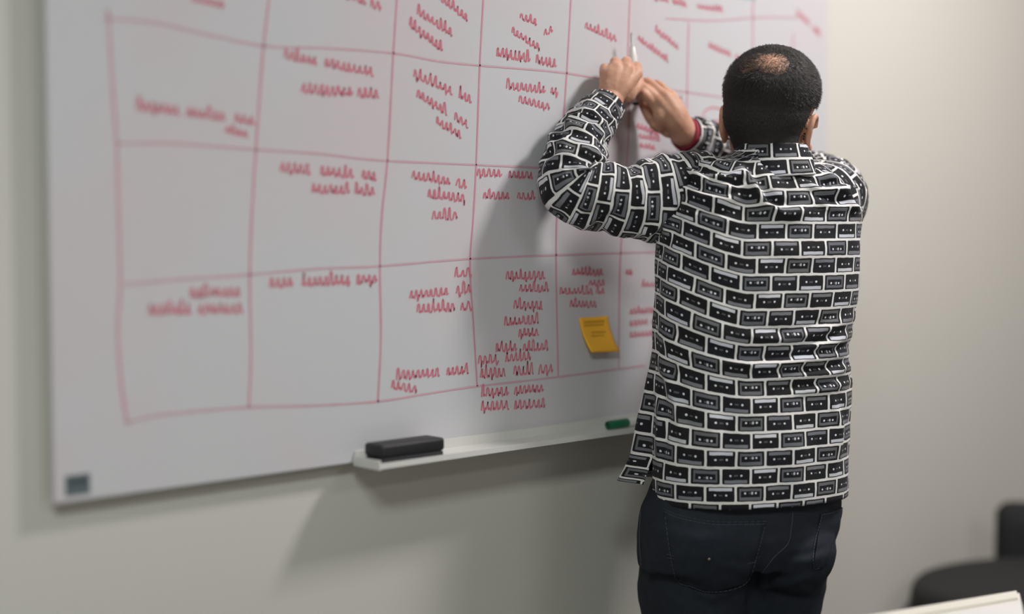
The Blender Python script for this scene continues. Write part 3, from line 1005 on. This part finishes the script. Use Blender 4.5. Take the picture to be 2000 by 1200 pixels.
def sleeve(name, P, R, seed, parent, amp, u0=0.0, n=110, rows=150, tilt=0.0, flat=None):
    path = catmull(P, rows)
    t = np.linspace(0, len(P) - 1, rows)
    rad = catmull(np.array([[r, 0, 0] for r in R]), rows)[:, 0]
    A = np.interp(t, np.arange(len(P)), amp)
    T, Nn, B = frames(path)
    s = np.concatenate([[0], np.cumsum(np.linalg.norm(np.diff(path, axis=0), axis=1))])
    curv = np.gradient(T, axis=0)
    k_ = np.linalg.norm(np.gradient(T, axis=0), axis=1) / np.maximum(1e-6, np.gradient(s))
    so = np.concatenate([[0], np.cumsum(np.diff(s) * (1 + 0.8 * np.minimum(k_[1:] * rad[1:], 1.3)))])
    V = []; uv = []
    rm = float(np.mean(rad))
    for i in range(rows):
        cd_ = curv[i] / max(1e-6, np.linalg.norm(curv[i]))
        kk = min(1.0, np.linalg.norm(curv[i]) / 0.05)
        for j in range(n + 1):
            a = 2 * math.pi * (j % n) / n
            d = Nn[i] * math.cos(a) + B[i] * math.sin(a)
            inner = 0.5 + 0.5 * float(d @ cd_) * kk
            q = Vector((d[0] * 1.1 + seed, d[1] * 1.1 - seed, d[2] * 1.1))
            w1 = noise.noise(q + Vector((0, 0, s[i] * 24)) + Vector(path[i]) * 6)
            w2 = noise.noise(q * 1.7 + Vector((s[i] * 46, 3.1, 0)))
            rg = 1 - 2 * abs(w1)
            h = A[i] * (0.55 + 1.0 * inner) * (0.95 * rg - 0.45 + 0.55 * w2)
            V.append(path[i] + d * (rad[i] + max(h, -0.009))); uv.append((u0 + 2 * math.pi * rm * j / n, so[i] + tilt))
    o = link(name, mesh(name, V, grid_faces(rows, n + 1), uv), M_cloth, parent, loc=PB)
    bm = bmesh.new(); bm.from_mesh(o.data); bmesh.ops.remove_doubles(bm, verts=bm.verts, dist=1e-5); bmesh.ops.recalc_face_normals(bm, faces=bm.faces); bm.to_mesh(o.data); bm.free()
    thick(o, 0.0014)
    return path, T

LS = [V3(1378, 388, 2.935), V3(1330, 389, 2.918), V3(1270, 391, 2.900), V3(1195, 388, 2.880), V3(1121, 366, 2.872), V3(1122, 312, 2.892), V3(1146, 258, 2.940), V3(1176, 216, 2.980)]
lp, lt = sleeve('sleeve', LS, [.092, .090, .079, .067, .064, .058, .051, .043], 1.3, shirt, [.004, .007, .009, .010, .013, .016, .009, .003], u0=.01)
RS = [V3(1566, 412, 2.935), V3(1606, 398, 2.965), V3(1612, 384, 3.05), V3(1590, 370, 3.15), V3(1540, 350, 3.255), V3(1455, 312, 3.245), V3(1395, 284, 3.190), V3(1352, 267, 3.138)]
rp, rt = sleeve('sleeve', RS, [.066, .080, .080, .074, .068, .060, .050, .041], 5.1, shirt, [.003, .006, .008, .010, .012, .013, .012, .004], u0=.02)

def band(name, c, ax, r0, r1, length, m, parent, uvo=0.0, t=0.0022, n=64, rows=8):
    """a cuff: a short tube around an axis"""
    ax = np.array(ax) / np.linalg.norm(ax)
    a0 = np.cross(ax, [0, 0, 1.0]); a0 /= np.linalg.norm(a0); b0 = np.cross(ax, a0)
    V = []; uv = []
    for i in range(rows):
        f = i / (rows - 1)
        r = r0 + (r1 - r0) * f
        for j in range(n + 1):
            a = 2 * math.pi * (j % n) / n
            wv = 1 + 0.02 * math.sin(2 * a + 1) + 0.012 * math.sin(5 * a)
            V.append(np.array(c) + ax * length * f + (a0 * math.cos(a) + b0 * math.sin(a)) * r * wv)
            uv.append((uvo + 2 * math.pi * (r0 + r1) / 2 * j / n, length * f + BRICK_H * 0.06))
    o = link(name, mesh(name, V, grid_faces(rows, n + 1), uv), m, parent, loc=PB)
    thick(o, t)
    return o
band('cuff', lp[-1] - lt[-1] * .030, lt[-1], .0455, .0390, .050, M_cloth, shirt, .012)
band('cuff', rp[-1] - rt[-1] * .016, rt[-1], .0410, .0375, .034, M_cloth, shirt, .030)
o = band('cuff_lining', rp[-1] + rt[-1] * .000, rt[-1], .0345, .0340, .029, M_redcloth, shirt); o['label'] = 'dark red lining showing at the right cuff'
o = band('cuff_lining', lp[-1] - lt[-1] * .002, lt[-1], .0350, .0345, .0225, M_redcloth, shirt); o['label'] = 'dark red lining inside the left cuff'

# collar: a stand-and-fall collar around the nape
def collar():
    n = 90; rows = 22
    V = []; uv = []
    for i in range(rows):
        f = i / (rows - 1)                       # 0 top fold, 1 lower edge of the fall
        for j in range(n + 1):
            a = math.radians(-62 + (304) * j / n)   # open at the throat
            py = 283 + 62 * f + 10 * max(0.0, -math.sin(a)) + 5 * f * math.cos(a)
            half = (71 + 15 * f ** 1.2) / FPX * 2.92
            c = V3(1507 - 1 * f, py, 2.922 + 0.004 * f)
            fl = 1 + 0.03 * f * math.sin(3 * a + .4)
            p = c - LAT * half * 0.98 * math.cos(a) * fl - FRO * (half * (0.95 + 0.05 * f) + 0.006 * f) * math.sin(a) * fl
            V.append(p); uv.append((0.006 + a * 0.0760, -f * 0.0635 + BRICK_H * 1.93))
    o = link('collar', mesh('collar', V, grid_faces(rows, n + 1), uv), M_cloth, shirt, loc=PB)
    thick(o, 0.003, 0)
    return o
collar()

# --- trousers
S = Soup()
TRO = np.array([(880, 1290, 1645, 2.905, .58), (940, 1270, 1648, 2.905, .58), (985, 1249, 1650, 2.905, .585), (1020, 1243, 1648, 2.90, .60), (1060, 1241, 1636, 2.90, .60), (1100, 1243, 1615, 2.90, .56)])
rings = []
for py in np.linspace(880, 1100, 16):
    xl, xr, d, q = (np.interp(py, TRO[:, 0], TRO[:, k]) for k in (1, 2, 3, 4))
    c = V3((xl + xr) / 2, py, d); a = (xr - xl) / 2 / FPX * d / math.sqrt(math.cos(YAW) ** 2 + (q * math.sin(YAW)) ** 2)
    r = []
    for t in np.linspace(0, 2 * math.pi, 60, endpoint=False):
        ct, st = math.cos(t), math.sin(t); rr = (abs(ct) ** 2.3 + abs(st) ** 2.3) ** (-1 / 2.3)
        r.append(c - LAT * a * ct * rr - FRO * a * q * st * rr)
    rings.append(r)
S.rings(rings)
Mrot = Matrix(((LAT[0], FRO[0], 0), (LAT[1], FRO[1], 0), (LAT[2], FRO[2], 1)))
S.ell(V3(1372, 1072, 2.885), (.108, .118, .105), Mrot, 40, 26)
S.ell(V3(1532, 1068, 2.925), (.092, .118, .100), Mrot, 40, 26)
S.ell(V3(1462, 1085, 2.925), (.060, .085, .085), Mrot, 40, 26)
S.tube([V3(1455, 1090, 2.925), V3(1444, 1170, 2.925), V3(1425, 1260, 2.93)], [.075, .060, .045], 30, 30)
AL, AR = FTL + Zn * .03, FTR + Zn * .03
S.tube([V3(1366, 1075, 2.905), V3(1356, 1150, 2.905), V3(1358, 1220, 2.905), KNL, 0.5 * (KNL + AL), AL], [.112, .111, .104, .078, .068, .060], 36, 60)
S.tube([V3(1528, 1075, 2.945), V3(1522, 1150, 2.955), V3(1514, 1220, 2.965), KNR, 0.5 * (KNR + AR), AR], [.096, .090, .084, .072, .066, .058], 36, 60)
tm = S.melt('trousers', 0.005, 8, 0.5)
co = coords(tm); no = normals(tm)
X, Y = to_px(co)
TF = [([(1320, 1146), (1390, 1168), (1455, 1152)], 9, .004), ([(1470, 1150), (1540, 1142), (1602, 1122)], 9, .004),
      ([(1488, 1075), (1476, 1130), (1470, 1210)], 10, -.006), ([(1400, 1100), (1450, 1112), (1500, 1096)], 9, .003),
      ([(1310, 1040), (1360, 1052), (1430, 1040)], 11, .0025), ([(1540, 1100), (1580, 1095), (1618, 1080)], 8, .004),
      ([(1560, 1150), (1590, 1160), (1606, 1150)], 8, .003), ([(1262, 1040), (1275, 1100), (1270, 1170)], 9, .003)]
h = np.zeros(len(co))
for pl, wd, ht in TF:
    d, s_, al = seg_dist(X, Y, pl)
    tp = np.sin(np.clip(al, .03, .97) * math.pi) ** .6
    h += ht * tp * (np.exp(-(d / wd) ** 2) - .5 * np.exp(-((d * s_ - wd * 1.5) / wd) ** 2))
back = (no @ -Fn) > -0.1
for i in range(len(co)):
    h[i] = (h[i] if back[i] else 0) + 0.0022 * noise.noise(Vector(co[i]) * 11) + 0.0012 * noise.noise(Vector((co[i][0] * 20, co[i][1] * 20, co[i][2] * 45)))
co = co + no * h[:, None]
set_coords(tm, co)
trous = link('trousers', tm, M_denim, person, loc=PB)
ttree = BVHTree.FromPolygons([Vector(c) for c in co], [tuple(p.vertices) for p in tm.polygons])
def on_trousers(px, py, lift=0.0):
    p = Vector(at(px, py, 2.9)); d = (p - CAM).normalized()
    hit = ttree.ray_cast(CAM, d, 6.0)
    if hit[0] is None: return None
    return hit[0] + hit[1] * lift if hit[1].dot(d) < 0 else hit[0] - hit[1] * lift
def pocket(top, bot, parent):
    K = 26; V = []
    for i in range(K + 1):
        f = i / K
        for j in range(K + 1):
            g = j / K
            a_ = np.array([np.interp(g, np.linspace(0, 1, len(top)), [p[k] for p in top]) for k in (0, 1)])
            b_ = np.array([np.interp(g, np.linspace(0, 1, len(bot)), [p[k] for p in bot]) for k in (0, 1)])
            q = (1 - f) * a_ + f * b_
            e = min(f, 1 - f, g, 1 - g)
            p = on_trousers(q[0], q[1], 0.0015 + 0.0008 * min(1, e * 12))
            V.append(p)
    if any(p is None for p in V):
        good = [p for p in V if p is not None]
        V = [p if p is not None else good[-1] for p in V]
    o = link('back_pocket', mesh('back_pocket', V, grid_faces(K + 1, K + 1)), M_denim, parent, loc=PB)
    thick(o, 0.0016)
    return o
def stitch(pl, parent, wdt=0.0014, lift=0.0036, dash=True, name='stitching'):
    P = catmull([(p[0], p[1], 0) for p in pl], 26 * (len(pl)))
    pts = [on_trousers(p[0], p[1], lift) for p in P]
    V = []; F = []
    for i in range(len(pts) - 1):
        if pts[i] is None or pts[i + 1] is None or (pts[i + 1] - pts[i]).length > .03:
            if F and not dash: break
            continue
        if dash and i % 4 == 3: continue
        t = (pts[i + 1] - pts[i])
        sd = t.cross(Vector(FWH)); 
        if sd.length < 1e-9: continue
        sd = sd.normalized() * wdt / 2
        o = len(V); V += [pts[i] - sd, pts[i] + sd, pts[i + 1] + sd, pts[i + 1] - sd]; F.append((o, o + 1, o + 2, o + 3))
    if not F: return None
    o = link(name, mesh(name, V, F), M_stitch, parent, loc=PB)
    return o
pk = pocket([(1297, 996), (1330, 1009), (1400, 1021), (1496, 1020)], [(1320, 1134), (1352, 1148), (1392, 1158), (1456, 1140)], trous)
for pl in ([(1299, 1000), (1330, 1013), (1400, 1025), (1494, 1024)], [(1298, 995), (1330, 1008), (1400, 1020), (1496, 1019)],
           [(1304, 1082), (1340, 1090), (1395, 1093), (1440, 1102), (1472, 1098)], [(1305, 1089), (1340, 1094), (1380, 1097)],
           [(1301, 1010), (1310, 1080), (1323, 1132), (1352, 1146), (1392, 1156), (1454, 1138), (1478, 1080), (1492, 1030)]):
    stitch(pl, pk)
bm = bmesh.new()
rp_ = on_trousers(1384, 1091, .004)
bmesh.ops.create_uvsphere(bm, u_segments=12, v_segments=8, radius=.0035, matrix=Matrix.Translation(rp_))
rv = link('rivet', bm_mesh('rivet', bm), M_rivet, pk, loc=PB)
pk2 = pocket([(1602, 1004), (1622, 1000), (1638, 994), (1648, 988)], [(1588, 1108), (1596, 1112), (1604, 1110), (1612, 1098)], trous)
stitch([(1602, 1006), (1622, 1002), (1640, 995), (1649, 989)], pk2)
stitch([(1602, 1010), (1590, 1060), (1588, 1106), (1598, 1110)], pk2)
stitch([(1548, 1000), (1545, 1030), (1538, 1062), (1510, 1090), (1488, 1120)], trous, lift=.0012, dash=False, name='seam')
stitch([(1252, 1000), (1250, 1060), (1256, 1130), (1266, 1200)], trous, lift=.0012, dash=False, name='seam')

# --- shoes
for f_ in (FTL, FTR):
    c = Vector((f_[0], f_[1], 0))
    S = Soup()
    S.ell(c + Vector(FRO * .095) + Vector((0, 0, .038)), (.050, .115, .036), Mrot)
    S.ell(c + Vector(FRO * .00) + Vector((0, 0, .052)), (.042, .060, .050), Mrot)
    S.tube([np.array(c) + Zn * .05, np.array(c) + Zn * .10], [.044, .046], 24)
    sm = S.melt('shoe', 0.005, 6)
    cc = coords(sm); cc[:, 2] = np.maximum(cc[:, 2], 0.012); set_coords(sm, cc)
    sh = link('shoe', sm, M_shoe, person, loc=PB)
    V = []; n_ = 40
    ring = []
    for j in range(n_):
        a = 2 * math.pi * j / n_
        y = .065 + .152 * math.sin(a); x = (.047 + .006 * math.sin(a)) * math.cos(a)
        ring.append(np.array(c) + LAT * x + FRO * y)
    V = [r + Zn * .0005 for r in ring] + [r + Zn * .016 for r in ring]
    F = [(j, (j + 1) % n_, n_ + (j + 1) % n_, n_ + j) for j in range(n_)] + [tuple(range(n_))[::-1], tuple(range(n_, 2 * n_))]
    link('sole', mesh('sole', V, F), M_black, sh, smooth=False, loc=PB)

# --- white marker held between the hands
p0 = Vector(at(1242, 203, 3.106)); p1 = Vector(at(1233, 64, 3.086))
ax = (p1 - p0).normalized(); Lp = (p1 - p0).length
wm = empty('white_marker', p0)
wm.rotation_mode = 'QUATERNION'; wm.rotation_quaternion = Vector((1, 0, 0)).rotation_difference(ax)
tag(wm, 'white barrelled marker pen held upright between the fingers of both hands', 'marker pen')
link('barrel', lathe_x([(.0035, .0075), (.004, .0085), (.012, .0085), (.0125, .0080), (.0135, .0080), (.014, .0085), (.100, .0085), (.102, .0070), (.116, .0062), (.118, .0035)]), M_white, wm)
link('tip', lathe_x([(.1175, .003), (Lp - .004, .0026), (Lp, .0012)]), mat('grey_nib', (0.5, 0.5, 0.51, 1), .7), wm)
link('end_plug', lathe_x([(-.002, .006), (0, .0076), (.0038, .0078)]), M_black, wm)

# ------------------------------------------------------------------ meeting table in the near right corner
TT = 0.74
def on_level(px, py, z):
    d = FWD + RIGHT * ((px - 1000) / FPX) + UP * (-(py - 600) / FPX)
    return CAM + d * ((z - CAM.z) / d.z)
ca = on_level(1991, 1151, TT); cb = on_level(1690, 1201, TT)
te = (ca - cb).normalized()                         # along the far edge, to the right
tn = Vector((te.y, -te.x, 0))
if tn.dot(CAM - ca) < 0: tn = -tn                   # from the far edge towards the camera
tb = empty('meeting_table', (ca - te * .7 + tn * .35) * 1.0, math.atan2(te.y, te.x))
tb.location.z = 0
tag(tb, 'white meeting table with cream edge band at the lower right frame edge', 'table')
TBL = tb.location.copy()
TBM = (Matrix.Translation(TBL) @ Matrix.Rotation(math.atan2(te.y, te.x), 4, 'Z')).inverted()
ax_ = TBM @ Vector((ca.x, ca.y, 0))
XR, YF = ax_.x, ax_.y                               # far right corner in table axes
YN = YF - 0.74
slope = 1.0                                         # slanted ends: a trapezoid table, one unit in per unit of depth
def slab(name, xl0, xr0, yf, xl1, xr1, yn, z0, z1, m, bev=0.003):
    bm = bmesh.new()
    lo = [bm.verts.new(p) for p in ((xl0, yf, z0), (xr0, yf, z0), (xr1, yn, z0), (xl1, yn, z0))]
    hi = [bm.verts.new(p) for p in ((xl0, yf, z1), (xr0, yf, z1), (xr1, yn, z1), (xl1, yn, z1))]
    bm.faces.new(lo[::-1]); bm.faces.new(hi)
    for i in range(4):
        k = (i + 1) % 4; bm.faces.new((lo[i], lo[k], hi[k], hi[i]))
    bmesh.ops.recalc_face_normals(bm, faces=bm.faces)
    bmesh.ops.bevel(bm, geom=list(bm.edges) + list(bm.verts), offset=bev, segments=3, affect='EDGES')
    return link(name, bm_mesh(name, bm), m, tb, False)
XL = XR - 1.9
EB = 0.050
slab('edge_band', XL, XR, YF, XL + EB * slope, XR - EB * slope, YF - EB, TT - .030, TT, M_band, .006)
g_ = EB + 0.0035
slab('tabletop', XL + g_ * slope, XR - g_ * slope, YF - g_, XL + .74 * slope, XR - .74 * slope, YN, TT - .028, TT - .0015, M_table, .002)
slab('under_frame', XL + .1, XR - .1, YF - .03, XL + .65, XR - .65, YN + .08, TT - .06, TT - .0285 - .002, M_steel, .003)
for x, y in ((XL + .16, YF - .07), (XR - .16, YF - .07), (XL + .68, YN + .12), (XR - .68, YN + .12)):
    link('leg', box_me('leg', (x - .022, y - .022, 0), (x + .022, y + .022, TT - .0602), .004, 2), M_steel, tb, False)

# ------------------------------------------------------------------ black tub chair by the wall
cc_ = at(2108, 430, 3.74); cc_.z = 0
ch = empty('tub_chair', cc_, math.atan2(-RIGHT.y, -RIGHT.x) - math.radians(9))
tag(ch, 'black upholstered chair by the right hand wall, cut off by the frame edge', 'chair')
# local x = facing direction (towards the middle of the picture), y = its left
def cushion(name, fx0, fx1, hw, z0, z1, rnd, front_round, m, parent):
    s_ = Soup(); V = []; F = []
    n_ = 72; rws = 15
    for i in range(rws):
        t = -1 + 2 * i / (rws - 1)
        z = (z0 + z1) / 2 + (z1 - z0) / 2 * math.sin(t * math.pi / 2)
        sh = (1 - abs(math.sin(t * math.pi / 2)) ** 3.0) ** (1 / 3.0) if abs(t) < 1 else 0.0
        for j in range(n_):
            a = 2 * math.pi * j / n_
            n2 = 2.25
            rr = (abs(math.cos(a)) ** n2 + abs(math.sin(a)) ** n2) ** (-1 / n2)
            ins = rnd * (1 - sh)
            x = (fx0 + fx1) / 2 + ((fx1 - fx0) / 2 - ins) * math.cos(a) * rr
            y = (hw - ins) * math.sin(a) * rr
            V.append((x, y, z + 0.022 * math.cos(a) * -1 * (1 if z > z0 + .03 else .6)))
    for i in range(rws - 1):
        for j in range(n_):
            k = (j + 1) % n_; F.append((i * n_ + j, i * n_ + k, (i + 1) * n_ + k, (i + 1) * n_ + j))
    F.append(tuple(range(n_))[::-1]); F.append(tuple((rws - 1) * n_ + j for j in range(n_)))
    return link(name, mesh(name, V, F), m, parent)
cushion('seat', -.20, .395, .25, .375, .505, .055, .05, M_chair, ch)
# wrap-around back with arms
V = []; F = []; n_ = 60; prof_n = 14
for i in range(n_ + 1):
    f = i / n_; a = math.radians(-118 + 236 * f)
    cx, cy = -.01 - .255 * math.cos(a), .295 * math.sin(a)
    if abs(math.degrees(a)) > 90: cx = -.01 + (abs(math.degrees(a)) - 90) / 28 * .150; cy = .295 * (1 if a > 0 else -1)
    end = min(1.0, min(f, 1 - f) / 0.03); end = math.sqrt(max(0.02, 1 - (1 - end) ** 2))
    top = .640 + .16 * max(0, math.cos(a)) ** 1.0
    nx, ny = (-math.cos(a), math.sin(a)) if abs(math.degrees(a)) <= 90 else (0, 1 if a > 0 else -1)
    for k in range(prof_n):
        b = 2 * math.pi * k / prof_n
        rr = (abs(math.cos(b)) ** 4 + abs(math.sin(b)) ** 4) ** -.25
        tz = (top + .35) / 2 + (top - .35) / 2 * math.sin(b) * rr * (0.8 + .2 * end)
        V.append((cx + nx * .034 * math.cos(b) * rr * end, cy + ny * .034 * math.cos(b) * rr * end, tz))
for i in range(n_):
    for k in range(prof_n):
        q = (k + 1) % prof_n
        F.append((i * prof_n + k, i * prof_n + q, (i + 1) * prof_n + q, (i + 1) * prof_n + k))
F.append(tuple(range(prof_n))[::-1]); F.append(tuple(n_ * prof_n + k for k in range(prof_n)))
link('backrest', mesh('backrest', V, F), M_chair, ch)
bm = bmesh.new(); box(bm, (-.19, -.22, .35), (.22, .22, .3845), .006, 2)
link('seat_frame', bm_mesh('seat_frame', bm), M_black, ch, False)
for x in (-.16, .19):
    for y in (-.18, .18):
        me = lathe_x([(0, .012), (.3505, .017)]); me.transform(Matrix.Translation((x, y, 0)) @ Matrix.Rotation(-math.pi / 2, 4, 'Y'))
        link('leg', me, M_black, ch)

bpy.context.view_layer.update()
